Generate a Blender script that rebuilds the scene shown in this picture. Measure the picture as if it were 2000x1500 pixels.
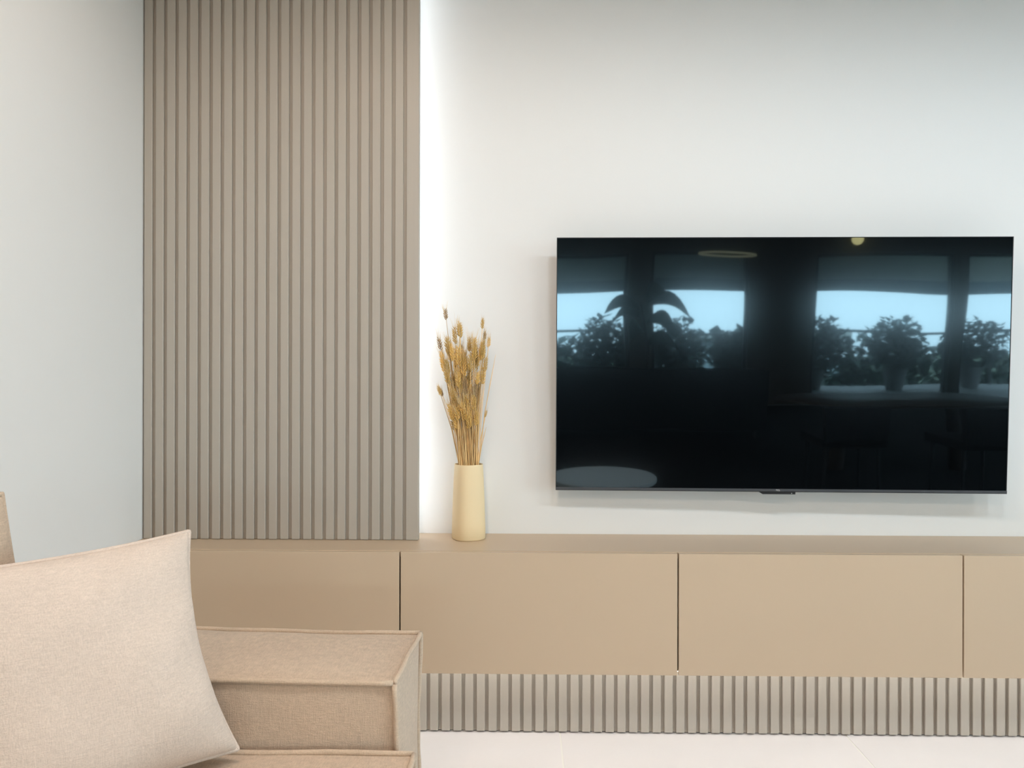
import bpy, bmesh, math, random
from mathutils import Vector, Matrix
class noise:      # smooth repeatable noise: sums of sines along skewed directions
    @staticmethod
    def noise(p):
        x, y, z = p; v = 0
        for a, b, c, f, k in ((1.0, .7, -.4, 1.0, .35), (-.6, 1.1, .5, 1.7, .28), (.3, -.8, 1.2, 2.6, .2), (1.3, .5, .9, 3.9, .12), (-1.1, .9, -.7, 5.3, .08)):
            v += k * math.sin((a * x + b * y + c * z) * f + 1.7 * f + b * 3)
        return v
    @staticmethod
    def noise_vector(p): return Vector((noise.noise(p), noise.noise(Vector(p) + Vector((11.3, 4.1, 7.7))), noise.noise(Vector(p) + Vector((3.9, 17.2, 1.3)))))
sc = bpy.context.scene
for o in list(bpy.data.objects): bpy.data.objects.remove(o)
COL = sc.collection
R = math.radians
random.seed(7)

# ---------------------------------------------------------------- camera
cam_d = bpy.data.cameras.new('camera'); cam = bpy.data.objects.new('camera', cam_d); COL.objects.link(cam)
cam_d.sensor_width = 36; cam_d.lens = 27.0; cam_d.shift_y = -15 / 2000; cam_d.clip_start = .02
cam.matrix_world = Matrix.Translation((0, -2.55, 1.109)) @ (Matrix.Rotation(R(.955), 4, 'Z') @ Matrix.Rotation(R(90), 4, 'X') @ Matrix.Rotation(R(.12), 4, 'Z'))
sc.camera = cam

# ---------------------------------------------------------------- sky, exposure
w = bpy.data.worlds.new('overcast_sky'); sc.world = w; w.use_nodes = True
bg = w.node_tree.nodes['Background']; bg.inputs[0].default_value = (.77, .90, 1.0, 1); bg.inputs[1].default_value = 12.0
vs = sc.view_settings; vs.view_transform = 'Standard'; vs.look = 'None'; vs.gamma = 1; vs.use_curve_mapping = False; vs.exposure = 0.10
sc.cycles.max_bounces = 6; sc.cycles.diffuse_bounces = 4; sc.cycles.glossy_bounces = 3; sc.cycles.transparent_max_bounces = 6; sc.cycles.transmission_bounces = 2
sc.cycles.use_adaptive_sampling = True; sc.cycles.adaptive_threshold = .045; sc.cycles.caustics_reflective = False; sc.cycles.caustics_refractive = False
sc.cycles.sample_clamp_indirect = 6; sc.cycles.use_denoising = True

# room
XL, XR, YB, YR, ZC = -1.2225, 7.2, 0.0, -9.0, 2.75
WARM, DAYW, NEUT = (1.0, .77, .60), (.78, .91, 1.0), (1.0, .72, .55)
FILL_DOWNLIGHTS = [(-.3, -1.75, 63, WARM, 'over the throw cushion'), (-.45, -3.4, 63, WARM, 'over the near end of the sofa'),  # unseen downlights added to fill and tint the room's light
              (.6, -1.9, 60, DAYW, 'in front of the wheat vase'), (1.8, -1.9, 60, DAYW, 'in front of the television'), (3.0, -1.9, 60, DAYW, 'beyond the television'),
              (.8, -3.6, 25, NEUT, 'behind the photographer'), (2.6, -3.6, 25, NEUT, 'over the reflected table'), (4.6, -3.6, 25, NEUT, 'by the side window')]
LED_WALL, LED_PLINTH = 9.5, 15.0

# ---------------------------------------------------------------- helpers
def lin(c):
    return tuple(((x / 255) / 12.92 if x / 255 <= .04045 else ((x / 255 + .055) / 1.055) ** 2.4) for x in c)
MATS = {}
def mat(name, color, rough=.6, spec=.5, metal=0, var=0, var_scale=8, bump=0, bump_scale=60, stretch=(1, 1, 1), emit=0, coat=0, coat_rough=.03, weave=0, spread=0):  # spread: brightness spread between objects
    if name in MATS: return MATS[name]
    m = bpy.data.materials.new(name); m.use_nodes = True
    nt = m.node_tree; b = nt.nodes['Principled BSDF']; L = nt.links.new
    b.inputs['Base Color'].default_value = (*color, 1); b.inputs['Roughness'].default_value = rough
    b.inputs['Metallic'].default_value = metal; b.inputs['Specular IOR Level'].default_value = spec
    if coat: b.inputs['Coat Weight'].default_value = coat; b.inputs['Coat Roughness'].default_value = coat_rough
    tc = nt.nodes.new('ShaderNodeTexCoord'); mp = nt.nodes.new('ShaderNodeMapping'); mp.inputs['Scale'].default_value = stretch
    L(tc.outputs['Object'], mp.inputs[0])
    if var:
        n = nt.nodes.new('ShaderNodeTexNoise'); n.inputs['Scale'].default_value = var_scale; n.inputs['Detail'].default_value = 4
        mx = nt.nodes.new('ShaderNodeMix'); mx.data_type = 'RGBA'
        mx.inputs[6].default_value = (*[max(0, c * (1 - var)) for c in color], 1); mx.inputs[7].default_value = (*[min(1, c * (1 + var)) for c in color], 1)
        L(mp.outputs[0], n.inputs['Vector']); L(n.outputs[0], mx.inputs[0]); L(mx.outputs[2], b.inputs['Base Color'])
    if spread:
        oi = nt.nodes.new('ShaderNodeObjectInfo'); hs = nt.nodes.new('ShaderNodeHueSaturation'); mr = nt.nodes.new('ShaderNodeMapRange')
        mr.inputs[3].default_value = 1 - spread; mr.inputs[4].default_value = 1 + spread; L(oi.outputs['Random'], mr.inputs[0]); L(mr.outputs[0], hs.inputs['Value'])
        src = b.inputs['Base Color'].links[0].from_socket if b.inputs['Base Color'].links else None
        if src: L(src, hs.inputs['Color'])
        else: hs.inputs['Color'].default_value = (*color, 1)
        L(hs.outputs[0], b.inputs['Base Color'])
    if bump or weave:
        n2 = nt.nodes.new('ShaderNodeTexNoise'); n2.inputs['Scale'].default_value = bump_scale; n2.inputs['Detail'].default_value = 3
        L(mp.outputs[0], n2.inputs['Vector'])
        bp = nt.nodes.new('ShaderNodeBump'); bp.inputs['Distance'].default_value = .002; bp.inputs['Strength'].default_value = bump or .2
        h = n2.outputs[0]
        L(h, bp.inputs['Height']); L(bp.outputs[0], b.inputs['Normal'])
    if emit:
        b.inputs['Emission Color'].default_value = (*color, 1); b.inputs['Emission Strength'].default_value = emit
    MATS[name] = m; return m
def fabric(name, color, var=.10):
    """linen: slubby threads in two directions, mottled"""
    m = bpy.data.materials.new(name); m.use_nodes = True
    nt = m.node_tree; b = nt.nodes['Principled BSDF']; L = nt.links.new; N = nt.nodes.new
    b.inputs['Roughness'].default_value = .95; b.inputs['Specular IOR Level'].default_value = .12
    b.inputs['Sheen Weight'].default_value = .15; b.inputs['Sheen Roughness'].default_value = .6
    tc = N('ShaderNodeTexCoord'); outs = []
    for s in ((500, 500, 60), (70, 70, 500), (500, 60, 500)):
        mp = N('ShaderNodeMapping'); mp.inputs['Scale'].default_value = s; L(tc.outputs['Object'], mp.inputs[0])
        n = N('ShaderNodeTexNoise'); n.inputs['Scale'].default_value = 1; n.inputs['Detail'].default_value = 2; L(mp.outputs[0], n.inputs['Vector']); outs.append(n.outputs[0])
    a = N('ShaderNodeMath'); L(outs[0], a.inputs[0]); L(outs[1], a.inputs[1])
    a2 = N('ShaderNodeMath'); L(a.outputs[0], a2.inputs[0]); L(outs[2], a2.inputs[1])
    a3 = N('ShaderNodeMath'); a3.operation = 'DIVIDE'; L(a2.outputs[0], a3.inputs[0]); a3.inputs[1].default_value = 3
    mr = N('ShaderNodeMapRange'); mr.inputs[1].default_value = .36; mr.inputs[2].default_value = .64; L(a3.outputs[0], mr.inputs[0])
    big = N('ShaderNodeTexNoise'); big.inputs['Scale'].default_value = 14; big.inputs['Detail'].default_value = 3; L(tc.outputs['Object'], big.inputs['Vector'])
    mx = N('ShaderNodeMix'); mx.data_type = 'RGBA'; L(mr.outputs[0], mx.inputs[0])
    mx.inputs[6].default_value = (*[c * (1 - var) for c in color], 1); mx.inputs[7].default_value = (*[min(1, c * (1 + var)) for c in color], 1)
    m2 = N('ShaderNodeMix'); m2.data_type = 'RGBA'; m2.blend_type = 'MULTIPLY'; m2.inputs[0].default_value = .12; L(mx.outputs[2], m2.inputs[6]); L(big.outputs[0], m2.inputs[7])
    L(m2.outputs[2], b.inputs['Base Color'])
    bp = N('ShaderNodeBump'); bp.inputs['Distance'].default_value = .0012; bp.inputs['Strength'].default_value = .45; L(mr.outputs[0], bp.inputs['Height']); L(bp.outputs[0], b.inputs['Normal'])
    MATS[name] = m; return m

def link(name, me, m=None, parent=None):
    o = bpy.data.objects.new(name, me); COL.objects.link(o)
    if m is not None and me is not None and not me.materials: me.materials.append(m)
    if parent: o.parent = parent
    return o
def mesh_of(bm, name, smooth=False, sharp=None):
    me = bpy.data.meshes.new(name); bm.normal_update(); bm.to_mesh(me); bm.free()
    if smooth:
        for p in me.polygons: p.use_smooth = True
        if sharp: me.set_sharp_from_angle(angle=R(sharp))
    return me
def obj(name, bm, m, parent=None, smooth=False, sharp=None): return link(name, mesh_of(bm, name, smooth, sharp), m, parent)
def box_bm(lo, hi, bev=0, bm=None, seg=1):
    own = bm is None
    b = bmesh.new()
    lo, hi = Vector(lo), Vector(hi)
    bmesh.ops.create_cube(b, size=1, matrix=Matrix.Translation((lo + hi) / 2) @ Matrix.Diagonal((*(hi - lo), 1)))
    if bev: bmesh.ops.bevel(b, geom=b.edges[:], offset=bev, segments=seg, affect='EDGES', profile=.5)
    if own: return b
    me = bpy.data.meshes.new('tmp'); b.to_mesh(me); b.free(); bm.from_mesh(me); bpy.data.meshes.remove(me); return bm
def box(name, lo, hi, m, parent=None, bev=0, seg=1): return obj(name, box_bm(lo, hi, bev, None, seg), m, parent)
def tube(bm, pts, rad, sides=8, caps=True, flat=None):
    """tube through pts; rad a number or list; flat = (sx, sy) cross-section scale"""
    pts = [Vector(p) for p in pts]; n = len(pts); rings = []; up = None
    for i, p in enumerate(pts):
        t = (pts[min(i + 1, n - 1)] - pts[max(i - 1, 0)]).normalized()
        if up is None: up = Vector((0, 0, 1)) if abs(t.z) < .9 else Vector((1, 0, 0))
        a = t.cross(up).normalized(); b_ = a.cross(t).normalized(); up = b_
        r = rad[i] if isinstance(rad, (list, tuple)) else rad
        fx, fy = flat or (1, 1)
        rings.append([bm.verts.new(p + a * (math.cos(2 * math.pi * k / sides) * r * fx) + b_ * (math.sin(2 * math.pi * k / sides) * r * fy)) for k in range(sides)])
    for i in range(n - 1):
        for k in range(sides): bm.faces.new((rings[i][k], rings[i][(k + 1) % sides], rings[i + 1][(k + 1) % sides], rings[i + 1][k]))
    if caps: bm.faces.new(rings[0][::-1]); bm.faces.new(rings[-1])
    return bm
def lathe(bm, prof, seg=32, center=(0, 0, 0), sq=None):
    c = Vector(center); rings = []
    for r, z in prof:
        ring = []
        for k in range(seg):
            a = 2 * math.pi * k / seg; x, y = math.cos(a), math.sin(a)
            if sq:
                f = 1 / (abs(x) ** sq + abs(y) ** sq) ** (1 / sq); x, y = x * f, y * f
            ring.append(bm.verts.new(c + Vector((x * r, y * r, z))))
        rings.append(ring)
    for i in range(len(rings) - 1):
        for k in range(seg): bm.faces.new((rings[i][k], rings[i][(k + 1) % seg], rings[i + 1][(k + 1) % seg], rings[i + 1][k]))
    if prof[0][0] > 1e-5: bm.faces.new(rings[0][::-1])
    if prof[-1][0] > 1e-5: bm.faces.new(rings[-1])
    return bm
def tag(o, label, cat, group=None, kind=None):
    o['label'] = label; o['category'] = cat
    if group: o['group'] = group
    if kind: o['kind'] = kind
    return o
def thing(name, label, cat, loc=(0, 0, 0), group=None):
    o = bpy.data.objects.new(name, None); COL.objects.link(o); o.location = loc; o.empty_display_size = .05
    return tag(o, label, cat, group)
def struct(o, label=None, cat=None):
    o['kind'] = 'structure'
    if label: o['label'] = label; o['category'] = cat
    return o

# ---------------------------------------------------------------- materials
M_wall = mat('white_wall_paint', (.80, .80, .785), .75, .25, var=.012, var_scale=1.5, bump=.04, bump_scale=180)
M_ceil = mat('ceiling_paint', (.82, .82, .80), .8, .2, var=.01, var_scale=2)
M_slat = mat('greige_slat_laminate', (.435, .392, .335), .42, .4, var=.03, var_scale=6, stretch=(30, 30, .6), bump=.03, bump_scale=90)
M_door = mat('beige_matt_laminate', (.575, .445, .315), .38, .35, var=.015, var_scale=3)
M_carc = mat('dark_carcass', (.03, .022, .016), .7)
M_tile = mat('pale_porcelain_tile', (.92, .885, .88), .28, .45, var=.04, var_scale=2.5)
M_grout = mat('cream_grout', (.97, .95, .91), .9)
M_led = mat('led_cool_white', (.86, .93, 1.0), emit=LED_WALL)
M_led2 = mat('led_neutral_white', (1.0, .95, .88), emit=LED_PLINTH)
M_alu = mat('aluminium', (.55, .55, .56), .35, metal=1)
M_black = mat('black_plastic', (.010, .010, .011), .35)
M_chin = mat('dark_grey_chin', (.075, .078, .085), .38, metal=.4)
M_vase = mat('cream_ceramic', (.85, .68, .42), .55, .35, var=.03, var_scale=9, bump=.05, bump_scale=120)
M_sofa = fabric('sofa_linen', (.60, .468, .352), .16)
M_pipe = fabric('piping_linen', (.61, .475, .352), .12)
M_pillow = fabric('pillow_linen', (.69, .58, .495), .10)
M_stem = mat('dry_straw', (.78, .51, .23), .6, var=.35, var_scale=25, spread=.32)
M_ear = mat('wheat_grain', (.86, .52, .17), .6, var=.35, var_scale=140, spread=.25)
M_ear2 = mat('dark_wheat_grain', (.42, .28, .14), .6, var=.3, var_scale=90)
M_awn = mat('wheat_awn', (.72, .55, .30), .6)
M_wood = mat('dark_walnut', (.05, .030, .020), .45, var=.3, var_scale=5, stretch=(1, 8, 8))
M_darkfab = mat('charcoal_upholstery', (.022, .024, .028), .9, .2, var=.2, var_scale=30)
M_frame = mat('dark_window_frame', (.03, .032, .035), .4)
M_col = mat('brown_column_cladding', (.16, .135, .11), .6, var=.08, var_scale=4)
M_conc = mat('pale_render', (.55, .55, .53), .85, var=.05, var_scale=2)
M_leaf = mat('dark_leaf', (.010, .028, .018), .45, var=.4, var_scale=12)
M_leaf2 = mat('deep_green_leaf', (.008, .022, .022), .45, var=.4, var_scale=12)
M_pot = mat('grey_pot', (.12, .12, .12), .7)
M_warm = mat('warm_lamp_glass', (1.0, .72, .30), emit=6)
M_down = mat('fill_downlight_lens', (1.0, .90, .78), emit=12)
M_white = mat('white_plastic', (.8, .8, .8), .4)

# TV screen: glossy black panel with a soft anti-glare haze and slightly wavy surface
def screen_material():
    m = bpy.data.materials.new('tv_glass'); m.use_nodes = True; nt = m.node_tree; b = nt.nodes['Principled BSDF']; L = nt.links.new
    h = nt.nodes.new('ShaderNodeBsdfPrincipled'); mx = nt.nodes.new('ShaderNodeMixShader'); mx.inputs[0].default_value = .30
    for q, r in ((b, .025), (h, .13)):      # clear reflection plus the soft bloom of the anti-glare film, both blue-tinted by the coating
        q.inputs['Base Color'].default_value = (.0008, .0008, .001, 1); q.inputs['Roughness'].default_value = r
        q.inputs['IOR'].default_value = 1.95; q.inputs['Specular Tint'].default_value = (.66, .88, 1.0, 1)
    tc = nt.nodes.new('ShaderNodeTexCoord'); n = nt.nodes.new('ShaderNodeTexNoise'); n.inputs['Scale'].default_value = 3.0; n.inputs['Detail'].default_value = 0
    bp = nt.nodes.new('ShaderNodeBump'); bp.inputs['Distance'].default_value = .004; bp.inputs['Strength'].default_value = .25
    L(tc.outputs['Object'], n.inputs['Vector']); L(n.outputs[0], bp.inputs['Height']); L(bp.outputs[0], b.inputs['Normal']); L(bp.outputs[0], h.inputs['Normal'])
    L(b.outputs[0], mx.inputs[1]); L(h.outputs[0], mx.inputs[2]); L(mx.outputs[0], nt.nodes['Material Output'].inputs[0])
    return m
M_screen = screen_material()
def glass_material():
    m = bpy.data.materials.new('window_glass'); m.use_nodes = True; nt = m.node_tree; nt.nodes.remove(nt.nodes['Principled BSDF']); L = nt.links.new
    t = nt.nodes.new('ShaderNodeBsdfTransparent'); t.inputs[0].default_value = (.93, .97, .96, 1); g = nt.nodes.new('ShaderNodeBsdfGlossy'); g.inputs['Roughness'].default_value = .0
    f = nt.nodes.new('ShaderNodeFresnel'); f.inputs[0].default_value = 1.45; mx = nt.nodes.new('ShaderNodeMixShader')
    L(f.outputs[0], mx.inputs[0]); L(t.outputs[0], mx.inputs[1]); L(g.outputs[0], mx.inputs[2]); L(mx.outputs[0], nt.nodes['Material Output'].inputs[0]); return m
M_glass = glass_material()

# ================================================================ the room
struct(box('wall_back', (XL - .15, YB, 0), (XR + .15, YB + .15, ZC), M_wall), 'smooth white wall behind the television', 'wall')
struct(box('wall_left', (XL - .15, YR - .2, 0), (XL, YB, ZC), M_wall), 'plain white side wall beside the slatted panel and sofa', 'wall')
bm = bmesh.new(); RW = (-5.0, -2.0, .06, 2.35)
for lo, hi in (((XR, YR - .2, 0), (XR + .15, RW[0], ZC)), ((XR, RW[1], 0), (XR + .15, YB, ZC)), ((XR, RW[0], 0), (XR + .15, RW[1], RW[2])), ((XR, RW[0], RW[3]), (XR + .15, RW[1], ZC))): box_bm(lo, hi, bm=bm)
struct(obj('wall_right', bm, M_wall), 'plain white wall on the far side outside the frame', 'wall')
struct(box('ceiling', (XL - .15, YR - .2, ZC), (XR + .15, YB + .15, ZC + .15), M_ceil), 'flat white ceiling above the room', 'ceiling')
fl = struct(box('floor', (XL - .15, YR - .2, -.12), (XR + .15, YB + .15, -.0012), M_grout), 'pale porcelain tiled floor', 'floor')
TX0, TY0, TP, TG = .112, -.062, .883, .0055
tile_cache = {}
for i in range(-2, 9):
    for j in range(-1, 11):
        x0, x1 = max(XL, TX0 + i * TP), min(XR, TX0 + (i + 1) * TP); y1, y0 = min(YB, TY0 - j * TP), max(YR, TY0 - (j + 1) * TP)
        if x1 - x0 < .02 or y1 - y0 < .02: continue
        k = (round(x1 - x0, 3), round(y1 - y0, 3))
        if k not in tile_cache:
            tile_cache[k] = mesh_of(box_bm((TG / 2, TG / 2, -.0011), (k[0] - TG / 2, k[1] - TG / 2, 0), .0003), 'tile'); tile_cache[k].materials.append(M_tile)
        t = link('tile', tile_cache[k], None, fl); t.location = (x0, y0, 0)

# rear glazed wall (seen in the television)
OPEN = [(-1.05, 1.21), (1.54, 2.93), (3.88, 5.83), (6.01, 7.05)]
ZW0, ZW1 = .06, 2.21
bm = bmesh.new(); edges = [XL] + [v for o in OPEN for v in o] + [XR]
for k in range(0, len(edges), 2): box_bm((edges[k], YR - .2, 0), (edges[k + 1], YR, ZC), bm=bm)
for a, b in OPEN:
    box_bm((a, YR - .2, ZW1), (b, YR, ZC), bm=bm); box_bm((a, YR - .2, 0), (b, YR, ZW0), bm=bm)
struct(obj('wall_rear', bm, M_col), 'brown clad columns of the glazed wall reflected in the television', 'wall')
for k, (a, b) in enumerate(OPEN):
    wn = bpy.data.objects.new('window_%d' % (k + 1), None); COL.objects.link(wn); wn.location = ((a + b) / 2, YR - .1, ZW0)
    struct(wn, ['first window from the side wall reflected in the television', 'second window from the side wall reflected in the television', 'wide window after the brown column reflected in the television', 'last narrow window reflected at the television edge'][k], 'window')
    hw, hh = (b - a) / 2, ZW1 - ZW0
    bm = bmesh.new(); f = .045
    for lo, hi in (((-hw, -.04, 0), (-hw + f, .04, hh)), ((hw - f, -.04, 0), (hw, .04, hh)), ((-hw + f, -.04, 0), (hw - f, .04, f)), ((-hw + f, -.04, hh - f), (hw - f, .04, hh))): box_bm(lo, hi, bm=bm)
    obj('frame', bm, M_frame, wn)
    box('pane', (-hw + f, -.004, f), (hw - f, .004, hh - f), M_glass, wn)
    pl = bpy.data.lights.new('window_daylight_portal', 'AREA'); pl.shape = 'RECTANGLE'; pl.size = hw * 2; pl.size_y = hh; pl.cycles.is_portal = True
    po = bpy.data.objects.new('window_daylight_portal', pl); COL.objects.link(po); po.location = ((a + b) / 2, YR - .16, ZW0 + hh / 2); po.rotation_euler = (R(90), 0, 0)

wn = bpy.data.objects.new('window_5', None); COL.objects.link(wn); wn.location = (XR + .075, (RW[0] + RW[1]) / 2, RW[2])  # side window added out of view to bring in more daylight
struct(wn, 'large side window added outside the frame to light the room', 'window'); hw, hh, f = (RW[1] - RW[0]) / 2, RW[3] - RW[2], .05
bm = bmesh.new()
for lo, hi in (((-.04, -hw, 0), (.04, -hw + f, hh)), ((-.04, hw - f, 0), (.04, hw, hh)), ((-.04, -hw + f, 0), (.04, hw - f, f)), ((-.04, -hw + f, hh - f), (.04, hw - f, hh)), ((-.04, -f / 2, f), (.04, f / 2, hh - f))): box_bm(lo, hi, bm=bm)
obj('frame', bm, M_frame, wn)
for y0, y1 in ((-hw + f, -f / 2), (f / 2, hw - f)): box('pane', (-.004, y0, f), (.004, y1, hh - f), M_glass, wn)
pl = bpy.data.lights.new('window_daylight_portal', 'AREA'); pl.shape = 'RECTANGLE'; pl.size = hh; pl.size_y = hw * 2; pl.cycles.is_portal = True
po = bpy.data.objects.new('window_daylight_portal', pl); COL.objects.link(po); po.location = (XR + .13, (RW[0] + RW[1]) / 2, RW[2] + hh / 2); po.rotation_euler = (0, R(90), 0)

# balcony outside the rear windows
struct(box('balcony_floor', (XL - 1, -12.4, -.12), (XR + 3.5, YR - .2, 0), mat('balcony_deck', (.15, .15, .15), .7, var=.1)), 'dark balcony floor outside the reflected windows', 'floor')
struct(box('balcony_soffit', (XL - 1, -11.6, 2.48), (XR + 3.5, YR - .2, 2.62), M_conc), 'pale balcony soffit reflected in the television', 'ceiling')
struct(box('balcony_beam', (XL - 1, -11.75, 1.94), (XR + 3.5, -11.6, 2.62), M_conc), 'pale edge beam of the balcony reflected in the television', 'beam')
struct(box('awning_valance', (XL - 1, -11.70, 1.715), (XR + 3.5, -11.64, 1.938), mat('blue_grey_canvas', (.20, .26, .31), .9)), 'blue-grey awning edge under the reflected balcony beam', 'awning')
rail = thing('balcony_railing', 'thin metal railing along the balcony reflected in the television', 'railing', (0, -12.36, 0))
bm = bmesh.new(); tube(bm, [(XL - 1, 0, .98), (XR + 3.5, 0, .98)], .025, 8); obj('top_rail', bm, M_frame, rail)
for k in range(8):
    bm = bmesh.new(); tube(bm, [(-1.9 + k * 1.7, 0, 0), (-1.9 + k * 1.7, 0, .97)], .02, 6); obj('post', bm, M_frame, rail)
def leaf_bm(n, rx, ry, rz, z0, size, seed):
    rnd = random.Random(seed); bm = bmesh.new()
    for _ in range(n):
        while True:
            p = Vector((rnd.uniform(-1, 1), rnd.uniform(-1, 1), rnd.uniform(-1, 1)))
            if p.length < 1: break
        c = Vector((p.x * rx, p.y * ry, z0 + rz + p.z * rz)); s = size * rnd.uniform(.6, 1.4)
        q = Matrix.Rotation(rnd.uniform(0, 6.28), 3, 'Z') @ Matrix.Rotation(rnd.uniform(-.9, .9), 3, 'X')
        v = [bm.verts.new(c + q @ Vector(t)) for t in ((0, 0, 0), (s * .32, s * .45, .12 * s), (0, s, 0), (-s * .32, s * .45, .12 * s))]
        bm.faces.new((v[0], v[1], v[2])); bm.faces.new((v[0], v[2], v[3]))
    return bm
PL = [(-.35, -11.9, .62, 1.05, 'broad leafy balcony plant reflected near the screen corner'), (1.05, -11.6, .5, 1.25, 'bushy dark plant beside the first reflected window column'),
      (2.3, -11.7, .5, 1.28, 'bushy dark plant behind the second reflected window'), (3.35, -11.9, .4, 1.05, 'low dark plant hidden partly by the brown reflected column'),
      (4.75, -11.7, .55, 1.24, 'tall bushy plant at the start of the wide reflected window'), (6.1, -11.7, .5, 1.26, 'rounded dark plant in the middle of the wide reflected window'),
      (7.55, -11.8, .6, 1.22, 'leafy dark plant in the last reflected window')]
for k, (x, y, r, h, lb) in enumerate(PL):
    t = thing('potted_plant', lb, 'plant', (x, y + .2, 0), 'potted plants on the balcony')
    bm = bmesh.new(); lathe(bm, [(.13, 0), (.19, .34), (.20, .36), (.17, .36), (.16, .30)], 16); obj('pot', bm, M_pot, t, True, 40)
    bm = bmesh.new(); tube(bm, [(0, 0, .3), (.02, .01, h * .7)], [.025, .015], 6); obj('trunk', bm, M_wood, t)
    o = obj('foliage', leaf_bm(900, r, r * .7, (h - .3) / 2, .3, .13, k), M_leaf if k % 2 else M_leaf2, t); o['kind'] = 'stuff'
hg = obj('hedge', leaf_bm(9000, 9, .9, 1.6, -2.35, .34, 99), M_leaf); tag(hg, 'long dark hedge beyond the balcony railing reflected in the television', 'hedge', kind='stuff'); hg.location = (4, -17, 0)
struct(box('ground', (-60, -80, -3.2), (70, 40, -3.0), mat('garden_ground', (.06, .09, .05), .9, var=.2, var_scale=.5)), 'dark garden ground beyond the balcony', 'ground')
bd = thing('neighbouring_building', 'pale low building across the garden reflected in the television', 'building', (8.5, -34, -3))
box('wall', (-5, -3, 0), (5, 0, 3.2), mat('pale_blue_render', (.42, .5, .55), .8), bd); box('roof', (-5.3, -3.3, 3.2), (5.3, .3, 3.45), M_conc, bd)
for k in range(5): 
    wv = box('window', (-4.3 + k * 1.9, 0, .9), (-3.3 + k * 1.9, .05, 2.7), M_frame, bd); box('pane', (-4.2 + k * 1.9, .05, 1.0), (-3.4 + k * 1.9, .06, 2.6), mat('sky_lit_glass', (.3, .38, .42), .05), wv)

# ================================================================ low cabinet run
ZT, YF, ZD = .587, -.275, .2265
GAPS = [XL + .003, -.3697, .4540, 1.2880, 2.122]
labels = ['low beige cabinet unit partly hidden behind the sofa armrest', 'low beige cabinet unit below the vase of dried wheat', 'low beige cabinet unit directly below the television', 'low beige cabinet unit cut off by the frame edge']
for k in range(4):
    a, b = GAPS[k], GAPS[k + 1]
    t = thing('cabinet', labels[k], 'cabinet', ((a + b) / 2, -.13, ZD + .006), 'low wall cabinet units'); hw = (b - a) / 2
    box('carcass', (-hw + .0005, -.126, 0), (hw - .0005, .129, ZT - .02 - ZD - .006), M_carc, t)
    box('door', (-hw + .0021, YF + .13, -.006), (hw - .0021, -.1265, ZT - ZD - .0075), M_door, t, .0009)
tag(box('worktop', (XL + .001, -.2560, ZT - .019), (2.124, -.001, ZT), M_door, None, .0008), 'continuous beige cabinet top carrying the vase', 'worktop')
pl = thing('slatted_plinth', 'recessed slatted base under the row of beige cabinets', 'plinth', (0, -.10, 0))
box('backing_board', (XL + .002, -.052, .004), (2.12, .09, ZD - .002), M_slat, pl)
PS, PW = .03640, .0259
sl = mesh_of(box_bm((0, -.063, .0055), (PW, -.0523, ZD - .003), .0012), 'slat'); sl.materials.append(M_slat)
x = -.2933 - 25 * PS
while x + PW < 2.12:
    o = link('slat', sl, None, pl); o.location.x = x; x += PS
box('led_strip', (XL + .02, -.138, ZD - .0015), (2.1, -.130, ZD + .004), M_led2, pl)

# ================================================================ slatted wall panel with LED edge
pn = thing('slatted_wall_panel', 'tall greige slatted wall panel with white light glowing along its edge', 'wall panel', (-.78, -.09, ZT + .001))
X0, X1, PH = XL + .0025 + .78, -.3375 + .78, ZC - ZT - .003
box('backing_board', (X0, -.0165, 0), (X1, 0, PH), M_slat, pn)
PP, SW = .03655, .0259
sm = mesh_of(box_bm((0, -.0265, 0), (SW, -.0167, PH), .0014), 'slat'); sm.materials.append(M_slat)
g0 = -.3821 + .78 - 22 * PP        # first groove centre
for k in range(23):
    o = link('slat', sm, None, pn); o.location.x = g0 + k * PP - .0053 - SW
lx = g0 + 22 * PP + .0053
box('slat', (lx, -.0265, 0), (X1, -.0167, PH), M_slat, pn, .001)
box('mounting_batten', (X0 + .03, .0005, .02), (X0 + .07, .088, PH - .02), M_carc, pn)
box('mounting_batten', (X1 - .16, .0005, .02), (X1 - .11, .088, PH - .02), M_white, pn)
led = box('led_strip', (X1 - .034, .0008, .012), (X1 - .022, .006, PH - .012), M_led, pn)

# ================================================================ television
TVM = Matrix.Translation((.81697, -.08521, 1.14605)) @ Matrix.Rotation(-.01785, 4, 'Z') @ Matrix.Rotation(.03963, 4, 'X') @ Matrix.Rotation(.001585, 4, 'Y')
tv = thing('television', 'large black flat-screen television mounted on the white wall', 'television'); tv.matrix_world = TVM
W2, H2 = .7158, .4066
box('screen', (-W2 + .0022, 0, -H2 + .0098), (W2 - .0022, .004, H2 - .0022), M_screen, tv)
bm = bmesh.new()
box_bm((-W2, -.0008, -H2 + .0098), (-W2 + .0022, .012, H2), bm=bm); box_bm((W2 - .0022, -.0008, -H2 + .0098), (W2, .012, H2), bm=bm); box_bm((-W2 + .0022, -.0008, H2 - .0022), (W2 - .0022, .012, H2), bm=bm)
obj('bezel', bm, M_black, tv)
ch = box('chin', (-W2, -.0030, -H2 + .0015), (W2, .012, -H2 + .0097), M_chin, tv, .0005)
box('chin_underside', (-W2, -.0028, -H2), (W2, .012, -H2 + .00145), M_black, tv)
box('rear_shell', (-W2 + .001, .0121, -H2 + .001), (W2 - .001, .016, H2 - .001), M_black, tv)
box('electronics_housing', (-.5, .0161, -H2 + .03), (.5, .033, .05), M_black, tv, .004)
box('wall_bracket', (-.2, .0161, .10), (.2, .052, .2), M_frame, tv)
bm = bmesh.new()                                   # remote sensor module: trapezoid hanging under the chin
sx0, sx1 = -.064, .052
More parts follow.
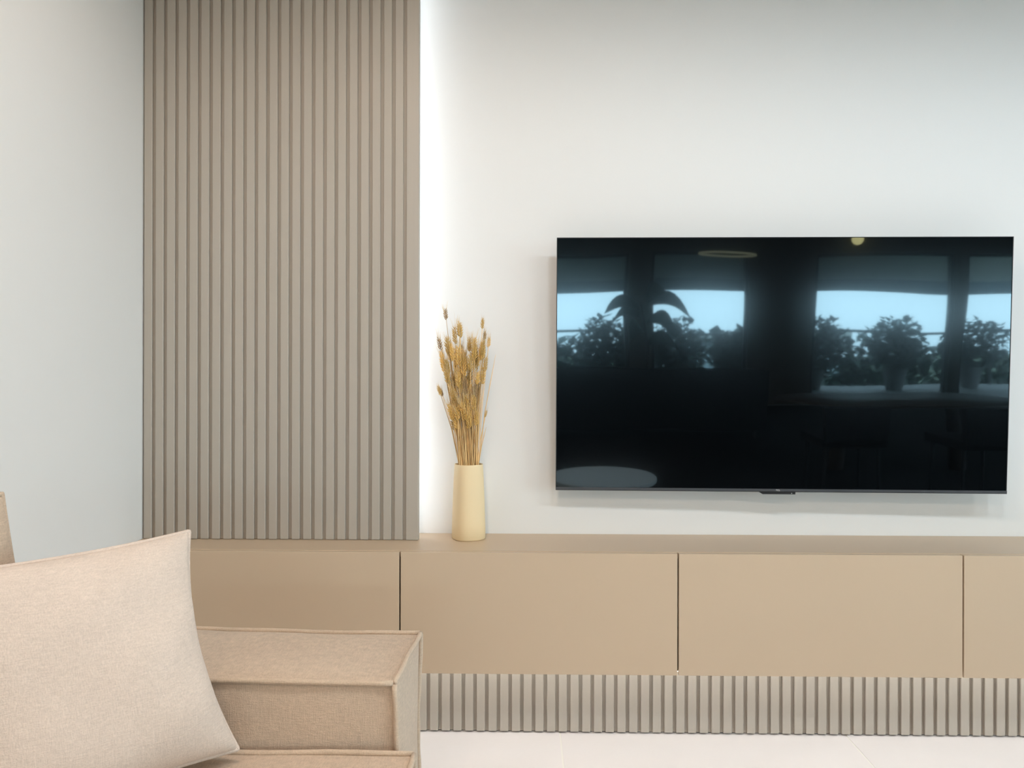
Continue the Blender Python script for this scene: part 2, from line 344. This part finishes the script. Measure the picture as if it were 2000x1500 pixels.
vs_ = [(sx0, -H2 - .0005), (sx0 + .012, -H2 - .0075), (sx1, -H2 - .0075), (sx1, -H2 - .0005)]
f1 = [bm.verts.new((x_, -.002, z_)) for x_, z_ in vs_]; f2 = [bm.verts.new((x_, .010, z_)) for x_, z_ in vs_]
bm.faces.new(f1); bm.faces.new(f2[::-1])
for k in range(4): bm.faces.new((f1[(k + 1) % 4], f1[k], f2[k], f2[(k + 1) % 4]))
sn = obj('sensor_module', bm, M_black, tv)
bm = bmesh.new(); lathe(bm, [(.0016, 0), (.0016, .0008)], 12); l_ = obj('sensor_lens', bm, M_alu, sn); l_.rotation_euler = (R(90), 0, 0); l_.location = (.040, -.0021, -H2 - .004)
fc = bpy.data.curves.new('logo', 'FONT'); fc.body = 'TCL'; fc.size = .0075; fc.align_x = 'CENTER'; fc.align_y = 'CENTER'; fc.extrude = .0002; fc.materials.append(mat('logo_silver', (.75, .75, .77), .35))
tmp = bpy.data.objects.new('logo_curve', fc); COL.objects.link(tmp); bpy.context.view_layer.update()
lme = bpy.data.meshes.new_from_object(tmp.evaluated_get(bpy.context.evaluated_depsgraph_get())); lme.name = 'logo'; bpy.data.objects.remove(tmp); bpy.data.curves.remove(fc)
lo_ = link('logo', lme, None, tv); lo_.rotation_euler = (R(90), 0, 0); lo_.location = (-.004, -.0034, -H2 + .0054)
box('side_tab', (W2 + .0002, -.001, H2 - .098), (W2 + .003, .010, H2 - .066), M_white, tv)

# ================================================================ vase of dried wheat
VX, VY = -.180, -.078
bm = bmesh.new()
prof = [(.001, .0), (.049, .0), (.0515, .003), (.0505, .05), (.0485, .12), (.0458, .19), (.0435, .232), (.0432, .238), (.0425, .2392), (.0405, .238), (.040, .228), (.042, .15), (.046, .03), (.001, .02)]
lathe(bm, prof, 48, sq=2.6)
vase = obj('vase', bm, M_vase, None, True, 50); vase.location = (VX, VY, ZT + .0005); vase.rotation_euler = (0, 0, R(28))
tag(vase, 'slender tapering cream ceramic vase holding dried wheat', 'vase')
RIM = ZT + .238
def kernel(bm, c, d, L_, wd):
    d = d.normalized(); a = d.orthogonal().normalized(); b = d.cross(a)
    r = [[bm.verts.new(c + d * (L_ * z) + (a * math.cos(t) + b * math.sin(t)) * (wd * q)) for t in (0, 1.257, 2.513, 3.77, 5.027)] for z, q in ((.12, .75), (.5, 1.0), (.85, .5))]
    p0, p1 = bm.verts.new(c), bm.verts.new(c + d * L_)
    for k in range(5):
        j = (k + 1) % 5
        bm.faces.new((p0, r[0][j], r[0][k])); bm.faces.new((r[0][k], r[0][j], r[1][j], r[1][k])); bm.faces.new((r[1][k], r[1][j], r[2][j], r[2][k])); bm.faces.new((r[2][k], r[2][j], p1))
def ear_mesh(L_, wd, seed):
    """spikelets in two ranks, each a fan of three slim husks, narrowing to both ends"""
    rnd = random.Random(seed); bm = bmesh.new(); n = int(L_ / .0048)
    tube(bm, [(0, 0, 0), (0, 0, L_ * .9)], .0008, 4)
    for k in range(n):
        q = k / (n - 1); z = q * L_ * .86; taper = (.62 + .38 * math.sin(math.pi * min(1, .18 + q * .8))) * (1 - .35 * q ** 3)
        side = math.pi * (k % 2)
        for s in (-1, 0, 1):
            a = side + s * .95 + rnd.uniform(-.2, .2); o = Vector((math.cos(a), math.sin(a), 0)); sp = rnd.uniform(.42, .75)
            kernel(bm, o * (wd * .22 * taper) + Vector((0, 0, z + rnd.uniform(-.001, .001))), o * sp + Vector((0, 0, 1)), .0150 * (.8 + .3 * taper), .0020 * taper)
    return mesh_of(bm, 'ear', True)
def awn_mesh(L_, n, ln, seed):
    rnd = random.Random(seed); bm = bmesh.new()
    for k in range(n):
        z = L_ * rnd.uniform(.15, .95); a = rnd.uniform(0, 6.28); t = rnd.uniform(.10, .32); l = ln * rnd.uniform(.6, 1.1)
        o = Vector((math.cos(a), math.sin(a), 0)); p = o * .004 + Vector((0, 0, z)); d = (o * t + Vector((0, 0, 1))).normalized()
        tube(bm, [p, p + d * l * .5 + o * .001, p + d * l + o * .006 * rnd.random()], [.0005, .00038, .00018], 3, False)
    return mesh_of(bm, 'awns')
EARS = []
for L_, wd, na, ln in ((.070, .0125, 16, .05), (.058, .0145, 12, .035), (.050, .011, 16, .045), (.078, .014, 14, .045)):
    e = ear_mesh(L_, wd, len(EARS)); e.materials.append(M_ear); e2 = e.copy(); e2.materials.clear(); e2.materials.append(M_ear2)
    aw = awn_mesh(L_, na, ln, len(EARS) + 40); aw.materials.append(M_awn); EARS.append((e, e2, aw, L_))
PXM = 1 / 607.
def px(u, v): return ((u - 915) * PXM + VX, RIM + (911 - v) * PXM)
def stalk(base, top, kind, scale, dark=False, label='golden dried wheat stalk packed among the others in the vase', ear=True, bare_tip=0):
    """base, top: xyz of the rim crossing and the foot of the ear"""
    if dark and label.startswith('golden dried'): label = 'brown-eared dried wheat stalk packed among the golden ones in the vase'
    t = thing('wheat_stalk', label, 'wheat stalk', (VX, VY, ZT + .03), 'dried wheat stalks in the vase')
    org = Vector((VX, VY, ZT + .03)); b = Vector(base) - org; e = Vector(top) - org
    d = (e - b); foot = Vector((-b.x * .5, -b.y * .5, .0))
    mid = b + d * .5 + Vector((-d.x * .10, -d.y * .10, 0))
    pts = [foot, foot.lerp(b, .6), b, b.lerp(mid, .55), mid, mid.lerp(e, .55), e]
    bm = bmesh.new(); r = random.uniform(.0011, .0017); tube(bm, pts, [r, r, r, r, r * .9, r * .8, r * .7 if ear else r * .3], 5)
    obj('stem', bm, M_stem, t, True)
    if ear:
        m, m2, aw, L_ = EARS[kind]; ax = (e - pts[-2]).normalized(); q = ax.to_track_quat('Z', 'Y').to_matrix().to_4x4() @ Matrix.Rotation(random.uniform(0, 6.28), 4, 'Z')
        for nm, me in (('ear', m2 if dark else m), ('awns', aw)):
            o = link(nm, me, None, t); o.matrix_local = Matrix.Translation(e) @ q @ Matrix.Scale(scale * 1.15, 4)
    return t
def rim_at(fx, fy): return (VX + fx * .033, VY + fy * .030, RIM)
SPECIAL = [  # (foot of ear px), ear kind, scale, dark, y, label
    ((871, 629), 2, .62, True, -.085, 'tallest wheat stalk with a small dark ear and long bristles'),
    ((860, 688), 2, .72, True, -.08, 'thin brown wheat stalk reaching out nearest the slatted panel'),
    ((878, 700), 1, .95, False, -.10, 'plump golden wheat ear standing apart below the tallest dark ear'),
    ((889, 676), 0, .72, False, -.09, None), ((899, 664), 1, .75, False, -.10, None), ((896, 660), 2, .7, True, -.07, None),
    ((941, 646), 1, .52, False, -.085, 'second tallest wheat stalk with a short ear on the television side'),
    ((945, 668), 2, .5, True, -.075, None), ((953, 682), 2, .55, False, -.08, 'pale slim wheat ear leaning furthest towards the television'),
    ((938, 708), 3, .7, False, -.10, None), ((924, 714), 1, .8, False, -.105, None), ((916, 690), 2, .8, False, -.07, None), ((926, 690), 2, .75, False, -.09, None),
    ((946, 730), 0, .62, False, -.09, None), ((947, 819), 2, .40, False, -.085, 'short pale wheat ear low on the television side'),
    ((861, 776), 1, .50, False, -.09, 'drooping low wheat ear nearest the slatted panel'), ((864, 778), 2, .45, True, -.08, None),
    ((869, 730), 3, .8, False, -.10, None), ((875, 745), 0, .8, False, -.095, None)]
for (uv, kd, s, dk, y, lb) in SPECIAL:
    X, Z = px(*uv); f = max(-1, min(1, (uv[0] - 912) / 42))
    stalk(rim_at(f * .95, random.uniform(-.5, .3)), (X, y, Z), kd, s, dk, *([lb] if lb else []))
for (u, v, lb) in ((967, 697, 'bare thin straw without an ear leaning towards the television'), (949, 838, 'short bare straw low beside the vase mouth')):
    X, Z = px(u, v); stalk(rim_at(.95, .1), (X, -.08, Z), 0, 1, label=lb, ear=False)
for k in range(78):
    h = random.random(); v = 700 + 150 * h ** 1.1; half = 13 + 26 * (911 - v) / 215; u = 909 + random.uniform(-1, 1) * half
    X, Z = px(u, v); f = max(-1, min(1, (u - 909) / half))
    stalk(rim_at(f * .8 + random.uniform(-.15, .15), random.uniform(-.9, .9)), (X, VY + random.uniform(-.045, .028), Z), random.choice((0, 0, 1, 2, 3)), random.uniform(.6, .85), random.random() < .12)
for k in range(34):
    u = 912 + random.uniform(-34, 34); v = random.uniform(740, 850); X, Z = px(909 + (u - 912) * (911 - v) / 170 + random.uniform(-8, 8), v)
    stalk(rim_at((u - 912) / 36, random.uniform(-.95, .5)), (X, VY + random.uniform(-.05, .02), Z), 0, 1, ear=False, label='bare dried straw packed among the wheat ears in the vase')

# ================================================================ sofa
def soft_box(lo, hi, bulge=(.01, .01, .01), n=14, wob=.003, seed=0, rnd=.0):
    lo, hi = Vector(lo), Vector(hi); c = (lo + hi) / 2; h = (hi - lo) / 2
    bm = bmesh.new(); vm = {}
    def P(i, j, k):
        key = (i, j, k)
        if key not in vm:
            p = [2 * q / n - 1 for q in key]
            v = Vector([p[a] * h[a] for a in range(3)])
            for a in range(3):
                b_, d_ = (a + 1) % 3, (a + 2) % 3
                v[a] += bulge[a] * p[a] * (1 - p[b_] ** 4) * (1 - p[d_] ** 4)
            wv = noise.noise_vector(v * 5 + Vector((seed * 7.1, 3.3, seed)))
            v += Vector(wv) * wob
            vm[key] = bm.verts.new(c + v)
        return vm[key]
    for a in range(3):
        b_, d_ = (a + 1) % 3, (a + 2) % 3
        for s in (0, n):
            for i in range(n):
                for j in range(n):
                    q = []
                    for di, dj in ((0, 0), (1, 0), (1, 1), (0, 1)):
                        key = [0, 0, 0]; key[a] = s; key[b_] = i + di; key[d_] = j + dj; q.append(P(*key))
                    bm.faces.new(q if s else q[::-1])
    return bm
def edge_piping(lo, hi, wob, seed, edges, r=.0055, n=28):
    lo, hi = Vector(lo), Vector(hi); c = (lo + hi) / 2; bm = bmesh.new()
    for a, sb, sd in edges:       # axis, sides (-1/1) on the two following axes
        b_, d_ = (a + 1) % 3, (a + 2) % 3; pts = []
        for k in range(n + 1):
            p = Vector((0, 0, 0)); p[a] = lo[a] + (hi[a] - lo[a]) * k / n; p[b_] = (hi if sb > 0 else lo)[b_]; p[d_] = (hi if sd > 0 else lo)[d_]
            v = p - c; v += Vector(noise.noise_vector(v * 5 + Vector((seed * 7.1, 3.3, seed)))) * wob
            v += Vector(noise.noise_vector(v * 22 + Vector((seed, 1, 2)))) * .0015
            v[b_] += sb * r * .5; v[d_] += sd * r * .5
            pts.append(c + v)
        tube(bm, pts, r, 8, True)
    return bm
sf = thing('sofa', 'beige linen sofa with low piped armrest in front of the cabinets', 'sofa', (-.72, -1.9, 0))
off = Vector((.72, 1.9, 0))
def L(p): return Vector(p) + off
TOP4 = [(0, -1, 1), (0, 1, 1), (1, 1, -1), (1, 1, 1)]
def sofa_part(name, lo, hi, bulge, wob, seed, edges, n=16, r=.0055, parent=sf, m=M_sofa):
    o = obj(name, soft_box(L(lo), L(hi), bulge, n, wob, seed), m, parent, True, 55)
    obj('piping', edge_piping(L(lo), L(hi), wob, seed, edges, r), M_pipe, o, True)
    return o
# edges as (axis, side on next axis, side on next-next axis): axis0 -> (y,z); axis1 -> (z,x); axis2 -> (x,y)
ar = sofa_part('armrest', (-1.105, -1.100, .075), (-.247, -.810, .525), (.011, .006, .017), .006, 1, [(0, -1, 1), (0, 1, 1), (1, 1, 1), (2, 1, -1), (2, 1, 1), (1, -1, 1), (0, -1, -1)])
pv = L((-.245, -1.10, 0)); ar.matrix_local = Matrix.Translation(pv) @ Matrix.Rotation(R(-1.0), 4, 'Z') @ Matrix.Translation(-pv)
sofa_part('armrest', (-1.105, -3.22, .075), (-.245, -2.93, .526), (.012, .010, .012), .006, 5, [(0, -1, 1), (0, 1, 1), (1, 1, 1), (2, 1, -1), (2, 1, 1)])
sofa_part('seat_cushion', (-.95, -2.005, .225), (-.207, -1.124, .401), (.012, .004, .014), .005, 2, [(0, -1, 1), (0, 1, 1), (1, 1, 1), (2, 1, 1), (2, 1, -1), (1, -1, 1)])
sofa_part('seat_cushion', (-.95, -2.92, .225), (-.207, -2.018, .400), (.012, .004, .014), .005, 3, [(0, -1, 1), (0, 1, 1), (1, 1, 1), (2, 1, 1), (2, 1, -1), (1, -1, 1)])
sofa_part('backrest', (-1.203, -3.22, .075), (-1.118, -.815, .60), (.004, .006, .010), .005, 4, [(0, -1, 1), (0, 1, 1), (1, 1, 1), (1, 1, -1)], 20)
box('base', L((-.95, -2.92, .075)), L((-.25, -1.125, .222)), M_sofa, sf, .006)
for lx_, ly_ in ((-1.1, -.88), (-.32, -.88), (-1.1, -3.15), (-.32, -3.15)):
    bm = bmesh.new(); lathe(bm, [(.018, 0), (.024, .078)], 14, L((lx_, ly_, 0))); obj('leg', bm, M_wood, sf, True, 40)

# loose cushions: four corner points and a puffed body with pointed ears
def pillow(name, TL, TR, BR, BL, thick, label, seed, m, front_hint, sag=.05, n=30, sagv=None):
    TL, TR, BR, BL = map(Vector, (TL, TR, BR, BL)); org = (BL + BR) / 2
    nrm = (TR - TL).cross(BL - TL).normalized()
    if nrm.dot(Vector(front_hint)) < 0: nrm = -nrm
    def P(u, v, side):
        a, b = (u + 1) / 2, (v + 1) / 2
        # draw the side middles inwards so the corners stand out
        uu = u * (1 - sag * (1 - v * v) * abs(u) ** 2); vv = v * (1 - (sag if sagv is None else sagv) * (1 - u * u) * abs(v) ** 2)
        a, b = (uu + 1) / 2, (vv + 1) / 2
        p = BL.lerp(BR, a).lerp(TL.lerp(TR, a), b)
        h = max(0, (1 - u ** 2) * (1 - v ** 2)) ** .42
        h *= 1 + .10 * noise.noise(Vector((u * 1.6 + seed, v * 1.6, side * 2.0))) + .18 * (-v) * .5
        wr = .006 * noise.noise(Vector((u * 5 + seed, v * 5, side))) * min(1, h * 3)
        return p + nrm * side * (thick * h + wr) - org
    bm = bmesh.new(); F = {}; B = {}
    for i in range(n + 1):
        for j in range(n + 1):
            u, v = math.sin((2 * i / n - 1) * math.pi / 2), math.sin((2 * j / n - 1) * math.pi / 2)
            F[i, j] = bm.verts.new(P(u, v, 1)); edge = i in (0, n) or j in (0, n)
            B[i, j] = F[i, j] if edge else bm.verts.new(P(u, v, -1))
    for i in range(n):
        for j in range(n):
            bm.faces.new((F[i, j], F[i + 1, j], F[i + 1, j + 1], F[i, j + 1]))
            bm.faces.new((B[i, j + 1], B[i + 1, j + 1], B[i + 1, j], B[i, j]))
    bmesh.ops.recalc_face_normals(bm, faces=bm.faces[:])
    seam = [F[i, 0].co.copy() for i in range(n + 1)] + [F[n, j].co.copy() for j in range(1, n + 1)] + [F[i, n].co.copy() for i in range(n - 1, -1, -1)] + [F[0, j].co.copy() for j in range(n - 1, -1, -1)]
    t = thing(name, label, 'cushion', org)
    obj('cover', bm, m, t, True)
    sb = bmesh.new(); tube(sb, seam, .0050, 7, True); obj('seam', sb, m, t, True)
    return t
PTR, PBR = Vector((-.632, -1.115, .815)), Vector((-.520, -1.165, .432))
ed = Vector((-.70, -.714, 0))
pillow('throw_cushion', PTR + ed * .43 + Vector((0, 0, -.012)), PTR, PBR, PBR + ed * .43 + Vector((0, .01, -.004)), .085, 'pale cream linen throw cushion leaning in the sofa corner', 3, M_pillow, (.55, -.83, .2), .14, sagv=.045)
pillow('back_cushion', (-1.10, -1.72, .88), (-.95, -1.17, .893), (-.868, -1.15, .43), (-1.02, -1.74, .43), .045, 'beige sofa back cushion just showing at the frame edge', 8, M_sofa, (1, 0, 0), .03)

# ================================================================ rest of the room, seen only in the screen, with an added carpet and unseen fill downlights
tag(box('added_rug', (-.18, -8.8, .0005), (6.9, -2.62, .012), mat('added_charcoal_rug', (.02, .02, .022), .95, .1, var=.3, var_scale=60, bump=.5, bump_scale=200), None, .004), 'large charcoal carpet added to darken the floor reflected in the television', 'added_rug')  # dark carpet added so the reflected floor stays black
ct = thing('coffee_table', 'pale round low table reflected in the corner of the television', 'table', (.38, -2.0, 0))
bm = bmesh.new(); lathe(bm, [(.30, .355), (.305, .36), (.305, .378), (.30, .383)], 40); obj('table_top', bm, M_white, ct, True, 40)
bm = bmesh.new(); lathe(bm, [(.16, 0), (.16, .015), (.03, .03), (.03, .354)], 24); obj('pedestal', bm, M_frame, ct, True, 40)
dt = thing('dining_table', 'dark oval table reflected low in the television', 'table', (2.95, -4.1, .014))
bm = bmesh.new(); lathe(bm, [(.95, .575), (1.0, .585), (1.0, .60), (.985, .605)], 48); o = obj('table_top', bm, M_wood, dt, True, 40); o.scale = (1, .55, 1)
for sx in (-.5, .5):
    bm = bmesh.new(); tube(bm, [(sx, 0, 0), (sx * .9, 0, .574)], [.07, .05], 12); obj('leg', bm, M_wood, dt, True, 40)
for (x, y, rz, lb) in ((2.2, -3.25, 180, 'dark upholstered chair on the near side of the reflected table'), (3.1, -3.2, 175, 'dark upholstered chair beside the middle of the reflected table'), (4.35, -4.1, 265, 'dark upholstered chair at the end of the reflected table')):
    c = thing('dining_chair', lb, 'chair', (x, y, .0125), 'chairs around the reflected table'); c.rotation_euler.z = R(rz)
    obj('seat', soft_box((-.23, -.22, .36), (.23, .22, .42), (.0, .0, .015), 8, .002, 1), M_darkfab, c, True, 50)
    obj('backrest', soft_box((-.22, -.26, .40), (.22, -.205, .66), (.0, .01, .01), 8, .002, 2), M_darkfab, c, True, 50)
    for sx in (-.19, .19):
        for sy in (-.18, .18):
            bm = bmesh.new(); tube(bm, [(sx * 1.05, sy * 1.05, 0), (sx, sy, .362)], [.010, .015], 8); obj('leg', bm, M_frame, c)
ds = thing('lounge_sofa', 'dark sofa reflected as a black mass low in the television', 'sofa', (1.12, -6.0, .0125))
obj('backrest', soft_box((-1.2, .18, .1), (1.2, .38, .74), (.0, .01, .015), 12, .004, 6), M_darkfab, ds, True, 50)
obj('seat_cushion', soft_box((-1.0, -.45, .1), (1.0, .17, .42), (.0, .01, .02), 12, .004, 7), M_darkfab, ds, True, 50)
for s in (-1, 1): obj('armrest', soft_box((-1.2 if s < 0 else 1.01, -.45, .1), (-1.01 if s < 0 else 1.2, .17, .58), (.01, .01, .01), 8, .003, 8), M_darkfab, ds, True, 50)
for sx in (-1.1, 1.1):
    for sy in (-.35, .3):
        bm = bmesh.new(); tube(bm, [(sx, sy, 0), (sx, sy, .11)], .02, 8); obj('leg', bm, M_wood, ds)
ip = thing('indoor_plant', 'tall broad-leaved plant before the reflected windows', 'plant', (1.35, -8.2, 0))
bm = bmesh.new(); lathe(bm, [(.15, .0125), (.20, .40), (.21, .42), (.18, .42), (.17, .36)], 20); obj('pot', bm, M_pot, ip, True, 40)
bm = bmesh.new(); tube(bm, [(0, 0, .35), (.03, .02, .9), (-.03, 0, 1.45)], [.022, .018, .012], 8); obj('trunk', bm, M_wood, ip, True)
for k, (a, z, ln, dr) in enumerate(((10, 1.45, .55, .30), (165, 1.40, .50, .22), (60, 1.50, .40, .05), (215, 1.30, .45, .28), (330, 1.22, .50, .33), (120, 1.10, .42, .25), (20, .95, .40, .2))):
    bm = bmesh.new(); prev = None
    for i in range(9):
        t = i / 8; x_ = .05 + ln * t; z_ = z + .16 * math.sin(t * 2.2) - dr * t * t; hw_ = .105 * math.sin(math.pi * min(1, .08 + t * .92)) ** .7 + .004
        row = [bm.verts.new(Matrix.Rotation(R(a), 3, 'Z') @ Vector((x_, q * hw_ * .55, z_ + q * hw_ * .8))) for q in (-1, 0, 1)]
        if prev:
            for q in (0, 1): bm.faces.new((prev[q], prev[q + 1], row[q + 1], row[q]))
        prev = row
    obj('leaf', bm, M_leaf, ip, True)
rp = thing('ring_pendant', 'glowing ring pendant lamp reflected faintly in the television', 'lamp', (2.0, -6.2, ZC))
bm = bmesh.new(); tube(bm, [(.30 * math.cos(t * math.pi / 24), .30 * math.sin(t * math.pi / 24), -.78) for t in range(49)], .012, 8, False); obj('ring', bm, mat('ring_glow', (1, .8, .45), emit=.7), rp, True)
for k in range(3):
    a = k * 2.094; bm = bmesh.new(); tube(bm, [(.3 * math.cos(a), .3 * math.sin(a), -.77), (0, 0, -.02)], .0015, 5); obj('cable', bm, M_frame, rp)
bm = bmesh.new(); lathe(bm, [(.06, -.03), (.06, 0)], 20); obj('ceiling_rose', bm, M_white, rp)
gp = thing('globe_pendant', 'small warm globe lamp reflected at the top edge of the television', 'lamp', (3.55, -6.6, ZC))
bm = bmesh.new(); bmesh.ops.create_uvsphere(bm, u_segments=20, v_segments=12, radius=.07, matrix=Matrix.Translation((0, 0, -.57))); obj('globe', bm, M_warm, gp, True)
bm = bmesh.new(); tube(bm, [(0, 0, -.51), (0, 0, 0)], .004, 6); obj('cable', bm, M_frame, gp)
bm = bmesh.new(); lathe(bm, [(.05, -.025), (.05, 0)], 20); obj('ceiling_rose', bm, M_white, gp)
for (x, y, pw, cl, wh) in FILL_DOWNLIGHTS:  # added fill lamps, none of them in view
    d = thing('fill_downlight', 'round fill downlight added out of view ' + wh, 'downlight', (x, y, ZC), 'added fill downlights')
    bm = bmesh.new(); lathe(bm, [(.046, -.001), (.060, -.001), (.060, -.005), (.046, -.007)], 28); obj('trim_ring', bm, M_white, d, True, 40)
    bm = bmesh.new(); lathe(bm, [(.044, -.003), (.045, -.0012)], 24); obj('lens', bm, M_down, d)
    ld = bpy.data.lights.new('fill_downlight_lamp', 'SPOT'); ld.energy = pw; ld.color = cl; ld.spot_size = R(174); ld.spot_blend = .42; ld.shadow_soft_size = .10
    lo2 = bpy.data.objects.new('fill_downlight_lamp', ld); COL.objects.link(lo2); lo2.parent = d; lo2.location = (0, 0, -.02)
